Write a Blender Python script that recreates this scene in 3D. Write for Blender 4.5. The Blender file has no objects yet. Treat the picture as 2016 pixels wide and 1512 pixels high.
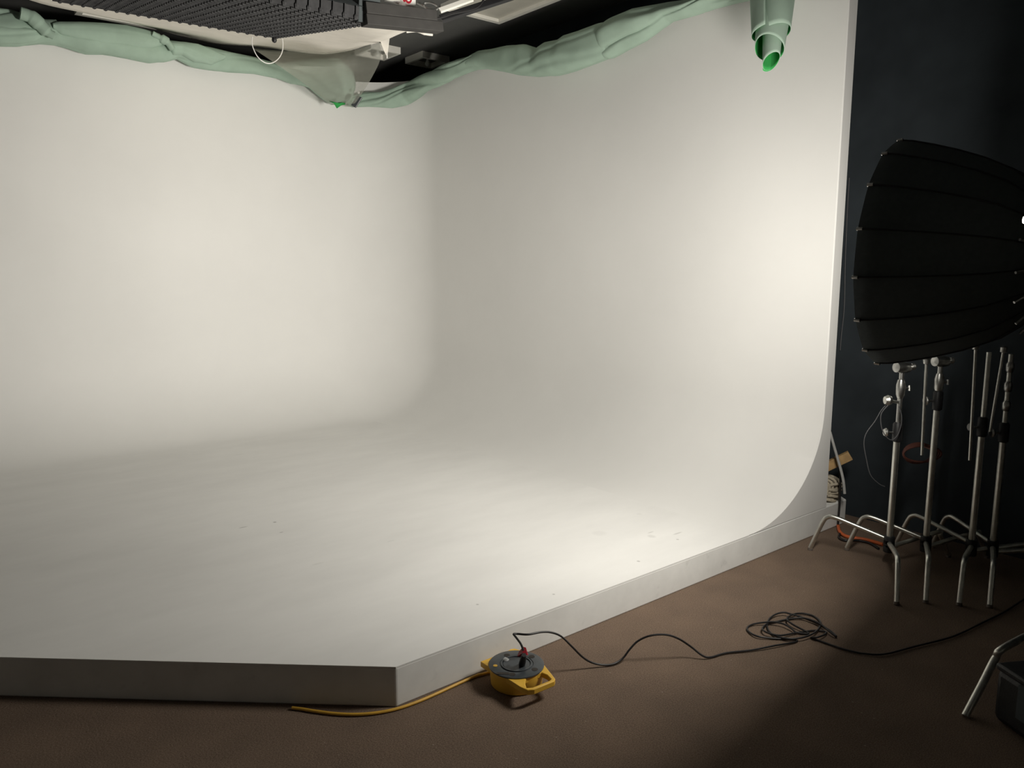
import bpy, bmesh, math, random
from mathutils import Vector as V, Matrix, noise
random.seed(4)
R = math.radians
SC = bpy.context.scene
COL = SC.collection

# ------------------------------------------------------------------ camera
FPX, PITCH, AZ, CAMH = 1514.0, R(8.5), R(50.7), 1.6
FW = V((math.cos(AZ)*math.cos(PITCH), math.sin(AZ)*math.cos(PITCH), -math.sin(PITCH)))
RT = V((math.sin(AZ), -math.cos(AZ), 0))
UP = RT.cross(FW)
CAM = V((0, 0, CAMH))
cd = bpy.data.cameras.new('camera'); cam = bpy.data.objects.new('camera', cd); COL.objects.link(cam)
cd.sensor_fit = 'HORIZONTAL'; cd.sensor_width = 36; cd.lens = 36*FPX/2016
cd.clip_start = .05; cd.clip_end = 60
M = Matrix((RT, UP, -FW)).transposed().to_4x4(); M.translation = CAM
cam.matrix_world = M
SC.camera = cam
# ------------------------------------------------------------------ world, exposure, light
w = bpy.data.worlds.new('world'); SC.world = w; w.use_nodes = True
w.node_tree.nodes['Background'].inputs[0].default_value = (.5, .6, .8, 1)
w.node_tree.nodes['Background'].inputs[1].default_value = 0.0
SC.view_settings.view_transform = 'Standard'; SC.view_settings.look = 'None'
SC.view_settings.exposure = 0.0; SC.view_settings.gamma = 1
SC.view_settings.use_curve_mapping = False
SBS = .82                                           # size of the round softbox
SBC = CAM + (V((3.62, 1.66, 1.665))-CAM)*SBS                       # centre of the softbox's front rim
SBN = V((-.139, .99, .03)).normalized()             # the way it faces
LIGHTCOL = (1.0, .955, .865)
def area(name, power, spread, size):
    l = bpy.data.lights.new(name, 'AREA'); l.shape = 'DISK'; l.size = size*SBS; l.energy = power
    l.spread = R(spread); l.color = LIGHTCOL
    o = bpy.data.objects.new(name, l); COL.objects.link(o)
    o.location = SBC - SBN*.035*SBS
    o.rotation_euler = SBN.to_track_quat('-Z', 'Y').to_euler()
    return o
area('softbox_lamp_wide', 64, 180, .8)
area('softbox_lamp_mid', 18, 120, .8)
area('softbox_lamp_beam', 19, 76, .8)
# ------------------------------------------------------------------ helpers
def ray(x, y): return FW + RT*((x-1008)/FPX) + UP*((756-y)/FPX)
def onz(x, y, z=0.0): d = ray(x, y); return CAM + d*((z-CAMH)/d.z)
def onx(x, y, X): d = ray(x, y); return CAM + d*(X/d.x)
def ony(x, y, Y): d = ray(x, y); return CAM + d*(Y/d.y)
def onp(x, y, p, n): d = ray(x, y); return CAM + d*((p-CAM).dot(n)/d.dot(n))

def mat(name, col, rough=.6, metal=0., noise_amt=0., scale=20., bump=0., bscale=200., spec=.5, emit=None, estr=0):
    m = bpy.data.materials.new(name); m.use_nodes = True
    nt = m.node_tree; b = nt.nodes['Principled BSDF']
    b.inputs['Base Color'].default_value = (*col, 1); b.inputs['Roughness'].default_value = rough
    b.inputs['Metallic'].default_value = metal; b.inputs['Specular IOR Level'].default_value = spec
    tc = nt.nodes.new('ShaderNodeTexCoord')
    if noise_amt:
        n = nt.nodes.new('ShaderNodeTexNoise'); n.inputs['Scale'].default_value = scale
        n.inputs['Detail'].default_value = 5
        nt.links.new(tc.outputs['Object'], n.inputs['Vector'])
        rp = nt.nodes.new('ShaderNodeValToRGB')
        rp.color_ramp.elements[0].position = .3; rp.color_ramp.elements[1].position = .7
        rp.color_ramp.elements[0].color = (*[c*(1-noise_amt) for c in col], 1)
        rp.color_ramp.elements[1].color = (*[min(1, c*(1+noise_amt)) for c in col], 1)
        nt.links.new(n.outputs['Fac'], rp.inputs['Fac']); nt.links.new(rp.outputs['Color'], b.inputs['Base Color'])
    if bump:
        n2 = nt.nodes.new('ShaderNodeTexNoise'); n2.inputs['Scale'].default_value = bscale; n2.inputs['Detail'].default_value = 4
        nt.links.new(tc.outputs['Object'], n2.inputs['Vector'])
        bp = nt.nodes.new('ShaderNodeBump'); bp.inputs['Strength'].default_value = bump; bp.inputs['Distance'].default_value = .004
        nt.links.new(n2.outputs['Fac'], bp.inputs['Height']); nt.links.new(bp.outputs['Normal'], b.inputs['Normal'])
    if emit:
        b.inputs['Emission Color'].default_value = (*emit, 1); b.inputs['Emission Strength'].default_value = estr
    return m

def carpet_mat():
    m = mat('brown_carpet', (.17, .122, .092), .95, spec=.1)
    nt = m.node_tree; b = nt.nodes['Principled BSDF']; L = nt.links.new
    tc = [n for n in nt.nodes if n.type == 'TEX_COORD'][0]
    def nz(s, d=4):
        n = nt.nodes.new('ShaderNodeTexNoise'); n.inputs['Scale'].default_value = s; n.inputs['Detail'].default_value = d
        L(tc.outputs['Object'], n.inputs['Vector']); return n
    a, c, e = nz(230, 6), nz(4), nz(110)
    r1 = nt.nodes.new('ShaderNodeValToRGB')
    el = r1.color_ramp.elements; el[0].position = .34; el[1].position = .66
    el[0].color = (.128, .092, .069, 1); el[1].color = (.244, .180, .138, 1)
    L(a.outputs['Fac'], r1.inputs['Fac'])
    r2 = nt.nodes.new('ShaderNodeValToRGB'); el = r2.color_ramp.elements
    el[0].position = .3; el[1].position = .75; el[0].color = (.86, .86, .86, 1); el[1].color = (1.1, 1.08, 1.05, 1)
    L(c.outputs['Fac'], r2.inputs['Fac'])
    mx = nt.nodes.new('ShaderNodeMix'); mx.data_type = 'RGBA'; mx.blend_type = 'MULTIPLY'; mx.inputs[0].default_value = 1
    L(r1.outputs['Color'], mx.inputs[6]); L(r2.outputs['Color'], mx.inputs[7])
    # pale lint flecks
    vo = nt.nodes.new('ShaderNodeTexVoronoi'); vo.inputs['Scale'].default_value = 22
    L(tc.outputs['Object'], vo.inputs['Vector'])
    r3 = nt.nodes.new('ShaderNodeValToRGB'); el = r3.color_ramp.elements
    el[0].position = .05; el[1].position = .075; el[0].color = (1, 1, 1, 1); el[1].color = (0, 0, 0, 1)
    L(vo.outputs['Distance'], r3.inputs['Fac'])
    sp = nt.nodes.new('ShaderNodeSeparateColor'); L(vo.outputs['Color'], sp.inputs[0])
    gt = nt.nodes.new('ShaderNodeMath'); gt.operation = 'GREATER_THAN'; gt.inputs[1].default_value = .72; L(sp.outputs[0], gt.inputs[0])
    mu = nt.nodes.new('ShaderNodeMath'); mu.operation = 'MULTIPLY'; L(gt.outputs[0], mu.inputs[0]); L(r3.outputs['Color'], mu.inputs[1])
    mu2 = nt.nodes.new('ShaderNodeMath'); mu2.operation = 'MULTIPLY'; mu2.inputs[1].default_value = .45; L(mu.outputs[0], mu2.inputs[0])
    m2 = nt.nodes.new('ShaderNodeMix'); m2.data_type = 'RGBA'; L(mu2.outputs[0], m2.inputs[0])
    L(mx.outputs[2], m2.inputs[6]); m2.inputs[7].default_value = (.42, .37, .32, 1)
    L(m2.outputs[2], b.inputs['Base Color'])
    bp = nt.nodes.new('ShaderNodeBump'); bp.inputs['Strength'].default_value = .55; bp.inputs['Distance'].default_value = .004
    L(e.outputs['Fac'], bp.inputs['Height']); L(bp.outputs['Normal'], b.inputs['Normal'])
    return m

def paint_mat(name, col, marks=(), dirt=.06, dscale=2.2, streak=(1, 1, 1), rough=.75, face=0.):
    """matt emulsion with faint mottling and scuff marks (points with a size, in world metres)"""
    m = mat(name, col, rough, spec=.25)
    nt = m.node_tree; b = nt.nodes['Principled BSDF']; L = nt.links.new
    geo = nt.nodes.new('ShaderNodeNewGeometry')
    mp = nt.nodes.new('ShaderNodeMapping'); mp.inputs['Scale'].default_value = streak
    L(geo.outputs['Position'], mp.inputs['Vector'])
    n = nt.nodes.new('ShaderNodeTexNoise'); n.inputs['Scale'].default_value = dscale; n.inputs['Detail'].default_value = 7
    n.inputs['Roughness'].default_value = .6
    L(mp.outputs[0], n.inputs['Vector'])
    rp = nt.nodes.new('ShaderNodeValToRGB'); el = rp.color_ramp.elements
    el[0].position = .3; el[1].position = .68
    el[0].color = (*[c*(1-dirt) for c in col], 1); el[1].color = (*[c*(1+dirt*.4) for c in col], 1)
    L(n.outputs['Fac'], rp.inputs['Fac'])
    last = rp.outputs['Color']
    if face:                                           # blotchy wear
        n3 = nt.nodes.new('ShaderNodeTexNoise'); n3.inputs['Scale'].default_value = 13; n3.inputs['Detail'].default_value = 6
        L(geo.outputs['Position'], n3.inputs['Vector'])
        r3 = nt.nodes.new('ShaderNodeValToRGB'); el = r3.color_ramp.elements
        el[0].position = .27; el[1].position = .37; el[0].color = (1, 1, 1, 1); el[1].color = (0, 0, 0, 1)
        L(n3.outputs['Fac'], r3.inputs['Fac'])
        f = nt.nodes.new('ShaderNodeMath'); f.operation = 'MULTIPLY'; f.inputs[1].default_value = face
        L(r3.outputs['Color'], f.inputs[0])
        mx = nt.nodes.new('ShaderNodeMix'); mx.data_type = 'RGBA'
        L(f.outputs[0], mx.inputs[0]); L(last, mx.inputs[6]); mx.inputs[7].default_value = (*[c*.6 for c in col], 1)
        last = mx.outputs[2]
    for (p, sx, sy, amt) in marks:
        sb = nt.nodes.new('ShaderNodeVectorMath'); sb.operation = 'SUBTRACT'; sb.inputs[1].default_value = p
        L(geo.outputs['Position'], sb.inputs[0])
        dv = nt.nodes.new('ShaderNodeVectorMath'); dv.operation = 'DIVIDE'; dv.inputs[1].default_value = (sx, sy, .05)
        L(sb.outputs[0], dv.inputs[0])
        ln = nt.nodes.new('ShaderNodeVectorMath'); ln.operation = 'LENGTH'; L(dv.outputs[0], ln.inputs[0])
        mr = nt.nodes.new('ShaderNodeMapRange'); mr.inputs[1].default_value = .5; mr.inputs[2].default_value = 1
        mr.inputs[3].default_value = amt; mr.inputs[4].default_value = 0
        L(ln.outputs['Value'], mr.inputs[0])
        mx = nt.nodes.new('ShaderNodeMix'); mx.data_type = 'RGBA'
        L(mr.outputs[0], mx.inputs[0]); L(last, mx.inputs[6]); mx.inputs[7].default_value = (.12, .11, .10, 1)
        last = mx.outputs[2]
    L(last, b.inputs['Base Color'])
    return m

class MB:
    def __init__(s): s.v = []; s.f = []
    def add(s, vs, fs):
        o = len(s.v); s.v += [V(p) for p in vs]; s.f += [tuple(i+o for i in f) for f in fs]; return s
    def box(s, c, h, rot=None):
        c = V(c); pts = []
        for z in (-1, 1):
            for y in (-1, 1):
                for x in (-1, 1):
                    q = V((x*h[0], y*h[1], z*h[2]))
                    pts.append(c + (rot @ q if rot else q))
        return s.add(pts, [(0, 2, 3, 1), (4, 5, 7, 6), (0, 1, 5, 4), (2, 6, 7, 3), (0, 4, 6, 2), (1, 3, 7, 5)])
    def tube(s, pts, r, n=12, cap=True):
        pts = [V(p) for p in pts]; rs = r if isinstance(r, (list, tuple)) else [r]*len(pts)
        t0 = (pts[1]-pts[0]).normalized()
        u = t0.orthogonal().normalized(); rings = []
        for i, p in enumerate(pts):
            t = (pts[min(i+1, len(pts)-1)]-pts[max(i-1, 0)]).normalized()
            u = (u - t*u.dot(t)).normalized(); v = t.cross(u)
            rings.append([p + (u*math.cos(2*math.pi*k/n) + v*math.sin(2*math.pi*k/n))*rs[i] for k in range(n)])
        vs = [q for rg in rings for q in rg]; fs = []
        for i in range(len(pts)-1):
            for k in range(n):
                fs.append((i*n+k, i*n+(k+1) % n, (i+1)*n+(k+1) % n, (i+1)*n+k))
        if cap: fs.append(tuple(range(n-1, -1, -1))); fs.append(tuple((len(pts)-1)*n+k for k in range(n)))
        return s.add(vs, fs)
    def lathe(s, prof, o=(0, 0, 0), ax=(0, 0, 1), n=32, ends=True):
        """prof: list of (radius, height along the axis)"""
        o = V(o); ax = V(ax).normalized(); u = ax.orthogonal().normalized(); w_ = ax.cross(u); vs = []; fs = []
        for (r_, h_) in prof:
            for k in range(n):
                a = 2*math.pi*k/n; vs.append(o + ax*h_ + (u*math.cos(a)+w_*math.sin(a))*max(r_, 1e-5))
        m_ = len(prof)
        for i in range(m_-1):
            for k in range(n): fs.append((i*n+k, i*n+(k+1) % n, (i+1)*n+(k+1) % n, (i+1)*n+k))
        if ends: fs.append(tuple(range(n-1, -1, -1))); fs.append(tuple((m_-1)*n+k for k in range(n)))
        return s.add(vs, fs)
    def prism(s, poly, z0, z1):
        n = len(poly); vs = [(p[0], p[1], z0) for p in poly]+[(p[0], p[1], z1) for p in poly]
        fs = [tuple(range(n-1, -1, -1)), tuple(range(n, 2*n))]+[(i, (i+1) % n, n+(i+1) % n, n+i) for i in range(n)]
        return s.add(vs, fs)
    def grid(s, rows):
        m_, n = len(rows), len(rows[0])
        return s.add([p for r_ in rows for p in r_], [(i*n+j, i*n+j+1, (i+1)*n+j+1, (i+1)*n+j) for i in range(m_-1) for j in range(n-1)])
    def build(s, name, m, parent=None, smooth=35, bevel=0, solid=0, loc=None, m2=None, offset=0):
        me = bpy.data.meshes.new(name)
        if parent is not None:
            base = V((0, 0, 0)); p = parent
            while p is not None: base += p.location; p = p.parent
        else:
            if loc is None:
                lo = [min(q[i] for q in s.v) for i in range(3)]; hi = [max(q[i] for q in s.v) for i in range(3)]
                loc = ((lo[0]+hi[0])/2, (lo[1]+hi[1])/2, lo[2])
            base = V(loc)
        bm = bmesh.new(); vv = [bm.verts.new(p-base) for p in s.v]
        for f in s.f:
            try: bm.faces.new([vv[i] for i in f])
            except ValueError: pass
        bmesh.ops.remove_doubles(bm, verts=bm.verts, dist=1e-6)
        bmesh.ops.recalc_face_normals(bm, faces=bm.faces)
        bm.to_mesh(me); bm.free()
        me.materials.append(m)
        if m2: me.materials.append(m2)
        if smooth:
            for p in me.polygons: p.use_smooth = True
            me.set_sharp_from_angle(angle=R(smooth))
        o = bpy.data.objects.new(name, me); COL.objects.link(o)
        if parent is not None: o.parent = parent
        else: o.location = base
        if solid:
            md = o.modifiers.new('thickness', 'SOLIDIFY'); md.thickness = solid; md.offset = offset
            if m2: md.material_offset = 1
        if bevel:
            md = o.modifiers.new('edge', 'BEVEL'); md.width = bevel; md.segments = 2; md.limit_method = 'ANGLE'; md.angle_limit = R(40)
        return o

def tag(o, label, cat, group=None, kind=None):
    if label: o['label'] = label
    if cat: o['category'] = cat
    if group: o['group'] = group
    if kind: o['kind'] = kind
    return o
def thing(name, loc, label, cat, group=None):
    o = bpy.data.objects.new(name, None); COL.objects.link(o); o.location = loc; o.empty_display_size = .1
    return tag(o, label, cat, group)
def struct(o): o['kind'] = 'structure'; return o

def spline(pts, n=10):
    """Catmull-Rom through the points"""
    pts = [V(p) for p in pts]; out = []
    for i in range(len(pts)-1):
        p0 = pts[max(i-1, 0)]; p1 = pts[i]; p2 = pts[i+1]; p3 = pts[min(i+2, len(pts)-1)]
        for k in range(n):
            t = k/n
            out.append(.5*((2*p1)+(p2-p0)*t+(2*p0-5*p1+4*p2-p3)*t*t+(3*p1-p0-3*p2+p3)*t**3))
    out.append(pts[-1]); return out
def interp(xs, ys, x):
    if x <= xs[0]: return ys[0]
    for i in range(len(xs)-1):
        if x <= xs[i+1]:
            t = (x-xs[i])/(xs[i+1]-xs[i]+1e-9); return ys[i]+(ys[i+1]-ys[i])*t
    return ys[-1]

# ------------------------------------------------------------------ materials
CX, CY, CF, CTOP = 4.289, 7.145, 2.307, 3.42        # right wall plane, back wall plane, near end, wall top
HP = .1585                                          # platform height
CEIL, BLACKX = 3.7, 4.8
def fl(x, y): return tuple(onz(x, y, HP))
marks = [(fl(1300, 982), .010, .010, .7), (fl(1283, 1056), .025, .03, .16), (fl(1281, 1048), .03, .007, .25), (fl(1334, 1050), .045, .008, .28),
         (fl(1334, 1062), .010, .010, .35), (fl(1257, 1105), .010, .012, .4), (fl(541, 1028), .012, .012, .5), (fl(479, 1038), .030, .007, .45),
         (fl(554, 1048), .014, .007, .4), (fl(1090, 1170), .008, .008, .4), (fl(1180, 1050), .05, .05, .07), (fl(545, 855), .05, .012, .16),
         (fl(1258, 1012), .02, .02, .08), (fl(470, 895), .05, .012, .10), (fl(940, 1190), .008, .008, .4), (fl(625, 1110), .04, .01, .10), (fl(770, 1065), .03, .01, .08)]
M_cove = paint_mat('cove_white_paint', (.80, .795, .78), (), .03, 1.3)
M_covefloor = paint_mat('cove_floor_paint', (.80, .795, .78), marks, .055, 1.6, (1, 2.6, 1))
M_face = paint_mat('platform_grey_paint', (.78, .78, .76), (), .10, 5.0, face=.30)
M_carpet = carpet_mat()
M_black = mat('black_painted_wall', (.031, .038, .044), .85, noise_amt=.25, scale=3, spec=.2)
M_ceil = mat('dark_ceiling_paint', (.115, .116, .113), .9, noise_amt=.1, scale=2, spec=.2)
M_room = mat('grey_room_paint', (.72, .71, .68), .9, noise_amt=.2, scale=2)
M_chrome = mat('chrome_steel', (.74, .74, .69), .36, 1., noise_amt=.1, scale=30)
M_steel = mat('worn_steel', (.55, .55, .53), .34, 1., noise_amt=.2, scale=40)
M_blackmetal = mat('black_metal', (.015, .015, .017), .5, noise_amt=.2, scale=40)
M_blackcloth = mat('black_fabric', (.085, .097, .10), .9, noise_amt=.06, scale=60, bump=.4, bscale=500, spec=.15)
M_foot = mat('grey_foot_cap', (.16, .13, .11), .6, noise_amt=.1, scale=50)
M_rubber = mat('black_rubber', (.014, .013, .014), .55, noise_amt=.2, scale=60)
M_silver = mat('silver_lining', (.7, .7, .68), .35, .8, noise_amt=.1, scale=30)
M_diff = mat('lit_front_diffuser', (.85, .85, .82), .7, noise_amt=.03, scale=8, emit=LIGHTCOL, estr=2.0)
M_glow = mat('lamp_glow', (1, .95, .85), .5, emit=(1, .93, .78), estr=9)
M_green = mat('pale_green_cloth', (.37, .49, .405), .85, noise_amt=.06, scale=9, bump=.25, bscale=700, spec=.2)
M_vivid = mat('vivid_green_cloth', (.045, .36, .09), .85, noise_amt=.08, scale=12, bump=.25, bscale=700, spec=.2)
M_white = mat('white_cloth', (.84, .80, .73), .9, noise_amt=.05, scale=6, bump=.2, bscale=500, spec=.2)
M_grid = mat('grid_fabric', (.045, .045, .047), .8, noise_amt=.3, scale=30, spec=.3)
M_batten = mat('dark_brown_batten', (.034, .032, .030), .75, noise_amt=.2, scale=15)
M_trimw = mat('cream_light_trim', (.82, .80, .74), .6, noise_amt=.04, scale=10)
M_panel = mat('cream_light_diffuser', (.55, .53, .47), .5, noise_amt=.05, scale=6)
M_recess = mat('fitting_recess', (.20, .20, .185), .5, noise_amt=.1, scale=20)
M_bulb = mat('frosted_bulb', (.8, .8, .75), .15, noise_amt=.02, scale=10)
M_yel = mat('yellow_plastic', (.80, .475, .055), .42, noise_amt=.05, scale=14)
M_grey = mat('charcoal_plastic', (.055, .064, .072), .28, noise_amt=.15, scale=30)
M_hole = mat('socket_dark', (.022, .016, .012), .5, noise_amt=.2, scale=30)
M_ring = mat('grey_ring_plastic', (.085, .095, .105), .35, noise_amt=.1, scale=30)
M_red = mat('red_plastic', (.42, .02, .035), .45, noise_amt=.1, scale=40)
M_cable = mat('black_cable', (.012, .011, .012), .5, noise_amt=.2, scale=50)
M_ycable = mat('yellow_cable', (.70, .40, .05), .5, noise_amt=.08, scale=30)
M_orange = mat('orange_cable', (.62, .13, .035), .5, noise_amt=.08, scale=30)
M_rope = mat('natural_rope', (.50, .44, .34), .9, noise_amt=.2, scale=80, bump=.6, bscale=300)
M_wood = mat('pale_timber', (.42, .27, .12), .7, noise_amt=.2, scale=25)
M_greycord = mat('grey_cord', (.36, .36, .35), .8, noise_amt=.1, scale=50)
M_plastic = mat('white_plastic', (.78, .77, .74), .35, noise_amt=.04, scale=20)
M_thin = mat('thin_grey_cable', (.09, .09, .095), .6, noise_amt=.1, scale=50)
M_darkred = mat('dark_red_cable', (.10, .032, .022), .6, noise_amt=.2, scale=40)
M_case = mat('black_vinyl', (.012, .012, .013), .55, noise_amt=.3, scale=40, bump=.3, bscale=200)

# gauze: thin, part see-through
M_gauze = bpy.data.materials.new('white_gauze'); M_gauze.use_nodes = True
_nt = M_gauze.node_tree; _nt.nodes.clear()
_o = _nt.nodes.new('ShaderNodeOutputMaterial'); _t = _nt.nodes.new('ShaderNodeBsdfTransparent'); _d = _nt.nodes.new('ShaderNodeBsdfDiffuse')
_l = _nt.nodes.new('ShaderNodeBsdfTranslucent'); _m1 = _nt.nodes.new('ShaderNodeMixShader'); _m2 = _nt.nodes.new('ShaderNodeMixShader')
_n = _nt.nodes.new('ShaderNodeTexNoise'); _n.inputs['Scale'].default_value = 6
_r = _nt.nodes.new('ShaderNodeMapRange'); _r.inputs[3].default_value = .40; _r.inputs[4].default_value = .56
_nt.links.new(_n.outputs['Fac'], _r.inputs[0])
_d.inputs[0].default_value = (.56, .57, .50, 1); _l.inputs[0].default_value = (.56, .57, .50, 1)
_m1.inputs[0].default_value = .4
_nt.links.new(_d.outputs[0], _m1.inputs[1]); _nt.links.new(_l.outputs[0], _m1.inputs[2])
_nt.links.new(_r.outputs[0], _m2.inputs[0]); _nt.links.new(_t.outputs[0], _m2.inputs[1]); _nt.links.new(_m1.outputs[0], _m2.inputs[2])
_nt.links.new(_m2.outputs[0], _o.inputs[0])

# ------------------------------------------------------------------ room
X0, X1, Y0, Y1 = -4.2, BLACKX, -3.2, 9.2
struct(MB().box(((X0+X1)/2, (Y0+Y1)/2, -.05), ((X1-X0)/2+.2, (Y1-Y0)/2+.2, .05)).build('floor', M_carpet, smooth=0, loc=(0, 0, 0)))
struct(MB().box(((X0+X1)/2, (Y0+Y1)/2, CEIL+.05), ((X1-X0)/2+.2, (Y1-Y0)/2+.2, .05)).build('ceiling', M_ceil, smooth=0))
struct(MB().box((X1+.1, (Y0+Y1)/2, CEIL/2), (.1, (Y1-Y0)/2+.2, CEIL/2)).build('wall_right', M_black, smooth=0))
struct(MB().box((X0-.1, (Y0+Y1)/2, CEIL/2), (.1, (Y1-Y0)/2+.2, CEIL/2)).build('wall_left', M_room, smooth=0))
struct(MB().box(((X0+X1)/2, Y1+.1, CEIL/2), ((X1-X0)/2, .1, CEIL/2)).build('wall_back', M_room, smooth=0))
struct(MB().box(((X0+X1)/2, Y0-.1, CEIL/2), ((X1-X0)/2, .1, CEIL/2)).build('wall_front', M_room, smooth=0))

# ------------------------------------------------------------------ infinity cove
cove = thing('infinity_cove', (1.8, 5, 0), 'large white painted infinity cove with curved walls on a low grey-edged platform', 'studio cove')
LX = -1.7
poly = [(1.338, CF), (4.63, CF), (4.67, CF+.05), (4.67, CY+.25), (LX, CY+.25), (LX, 5.05)]
pf = MB().prism(poly, 0, HP-.004).build('platform', M_face, cove, smooth=0, bevel=.006)
pf['label'] = 'grey painted platform edge'
CRAD = .75
def offs(d):
    """plan curve of the inner wall, moved inwards by d"""
    r_ = max(CRAD-d, .012); c = (CX-d-r_, CY-d-r_); pts = []
    for y in (CF, CF+.006): pts.append((CX-d, y))
    for k in range(1, 25): pts.append((CX-d, CF+.006+(c[1]-CF-.006)*k/25))
    for k in range(25):
        a = math.pi/2*k/24; pts.append((c[0]+r_*math.cos(a), c[1]+r_*math.sin(a)))
    for k in range(1, 31): pts.append((c[0]+(LX-c[0])*k/30, CY-d))
    return pts
prof = []
for k in range(25):
    a = math.pi/2*k/24
    prof.append((.72-.72*math.sin(a), HP+.62-.62*math.cos(a)))
for z in (.95, 1.2, 1.6, 2.0, 2.4, 2.8, 3.2, CTOP): prof.append((0, z))
prof += [(-.094, CTOP), (-.094, HP-.004)]
rows = [offs(d) for d, z in prof]
ns = len(rows[0]); vs = []
for j in range(ns):
    for i, (d, z) in enumerate(prof):
        x, y = rows[i][j]
        if j == 0 and 0 <= i < len(prof)-2: x += .006      # rounded arris at the near end
        if z == CTOP and x > CX-.01 and y < 5.6: z -= .085*min(1, (5.6-y)/.45)
        vs.append((x, y, z))
m_ = len(prof); fs = []
for j in range(ns-1):
    for i in range(m_-1): fs.append((j*m_+i, j*m_+i+1, (j+1)*m_+i+1, (j+1)*m_+i))
fs.append(tuple(range(m_))); fs.append(tuple((ns-1)*m_+i for i in range(m_-1, -1, -1)))
sw = MB(); sw.add(vs, fs); sw.build('curved_wall', M_cove, cove, smooth=40)
inner = rows[0]
fp = [(1.338, CF)]+[inner[0]]+inner[2:]+[(LX, 5.05)]
fl_ = MB(); n = len(fp)
fl_.prism([(x, y) for x, y in fp], HP-.006, HP); fl_.build('cove_floor', M_covefloor, cove, smooth=0)

# ------------------------------------------------------------------ ceiling fittings
def rect_light(name, c, hx, hy, label, group, CEIL=CEIL):
    t = thing(name, (c[0], c[1], CEIL-.05), label, 'ceiling light', group)
    f = MB(); b_ = .022
    for sx in (-1, 1): f.box((c[0]+sx*(hx-b_), c[1], CEIL-.02), (b_, hy, .02))
    for sy in (-1, 1): f.box((c[0], c[1]+sy*(hy-b_), CEIL-.02), (hx-2*b_, b_, .02))
    f.build('frame', M_trimw, t, smooth=0)
    MB().box((c[0], c[1], CEIL-.008), (hx-2*b_, hy-2*b_, .007)).build('diffuser', M_panel, t, smooth=0)
    return t
a = onz(983, 48, CEIL-.04)
rect_light('panel_light', (a.x-.3, a.y-.9), .3, .9, 'unlit cream ceiling panel light above the right-hand cove wall', None)
PZ = 3.55
a = onz(150, 33, PZ); b_ = onz(300, 60, PZ)
plt = rect_light('panel_light', ((a.x+b_.x)/2, 6.62), (b_.x-a.x)/2+.02, .42, 'unlit cream suspended panel light half hidden above the left green drape', None, PZ+.04)
for sx in (-1, 1):
    for sy in (-1, 1):
        MB().tube([V(((a.x+b_.x)/2+sx*.2, 6.62+sy*.3, PZ+.038)), V(((a.x+b_.x)/2+sx*.2, 6.62+sy*.3, CEIL-.001))], .004, 8).build('hanger_rod', M_blackmetal, plt)
def square_light(p, label):
    h = .16; x, y = p
    t = thing('square_downlight', (x, y, CEIL-.06), label, 'ceiling light', 'square ceiling fittings over the cove corner')
    f = MB()
    for s_ in (-1, 1):
        f.box((x+s_*(h-.014), y, CEIL-.03), (.014, h, .03)); f.box((x, y+s_*(h-.014), CEIL-.03), (h-.028, .014, .03))
    f.build('trim_frame', M_trimw, t, smooth=0)
    MB().box((x, y, CEIL-.006), (h-.028, h-.028, .005)).build('recess', M_recess, t, smooth=0)
    MB().lathe([(.006, .0), (.012, -.02), (.022, -.04), (.026, -.055), (.018, -.072), (.004, -.08)], (x, y, CEIL-.011), n=16).build('bulb', M_bulb, t)
a = onz(838.6, 112, CEIL-.06); square_light((a.x+.14, a.y+.19), 'small square ceiling light right of the gauze, its bulb showing')
a = onz(790, 106, CEIL-.06); square_light((a.x-.16, a.y+.17), 'small square ceiling light partly hidden behind the gauze edge')

# ------------------------------------------------------------------ green drape bundles
def fold(s, th, seed):
    """long soft folds that wander along the bundle, with tight creases"""
    q = th + 1.1*math.sin(s*1.7+seed) + .7*math.sin(s*4.1+seed*2)
    f = -.16*math.exp(-((math.sin(q*1.0+seed)/.22)**2)) - .13*math.exp(-((math.sin(q*1.5-1.3*s+seed*3)/.16)**2))
    f += .10*math.sin(3*q+2*s) + .07*noise.noise(V((s*5, math.cos(th)*1.6, math.sin(th)*1.6+seed)))
    return f
def bundle(top, bot, on, inward, seed, N=150, K=56, xr=None, sc=1.0, push=0., amp=1.0, rmax=.115, lens=False):
    tx, ty = [p[0] for p in top], [p[1] for p in top]; bx, by = [p[0] for p in bot], [p[1] for p in bot]
    x0, x1 = max(min(tx), min(bx)), min(max(tx), max(bx)); rings = []
    if xr: x0, x1 = max(x0, xr[0]), min(x1, xr[1])
    L_ = 0; prev = None
    for i in range(N):
        x = x0+(x1-x0)*i/(N-1)
        pt, pb = on(x, interp(tx, ty, x)), on(x, interp(bx, by, x))
        c = (pt+pb)/2; hz = max((pt-pb).length/2*.97*sc, .012)
        c = c+inward*push
        if prev is not None: L_ += (c-prev).length
        prev = c
        rd = min(max(hz*.85, .03 if lens else .07), rmax)*sc; ring = []
        e_ = min(i, N-1-i)/5
        if e_ < 1 and not lens: hz *= .86+.14*math.sqrt(e_*(2-e_)); rd *= .80+.20*math.sqrt(e_*(2-e_))
        for k in range(K):
            th = 2*math.pi*k/K; g = 1+amp*fold(L_, th, seed)
            gz = 1+.35*amp*fold(L_, th, seed)
            ring.append(c + V((0, 0, 1))*hz*math.sin(th)*gz + inward*min(max(rd*math.cos(th)*g, -.12-push), .2))
        rings.append(ring)
    mb = MB(); vs = [q for r_ in rings for q in r_]; fs = []
    for i in range(N-1):
        for k in range(K): fs.append((i*K+k, i*K+(k+1) % K, (i+1)*K+(k+1) % K, (i+1)*K+k))
    fs.append(tuple(range(K-1, -1, -1))); fs.append(tuple((N-1)*K+k for k in range(K)))
    return mb.add(vs, fs)
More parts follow.
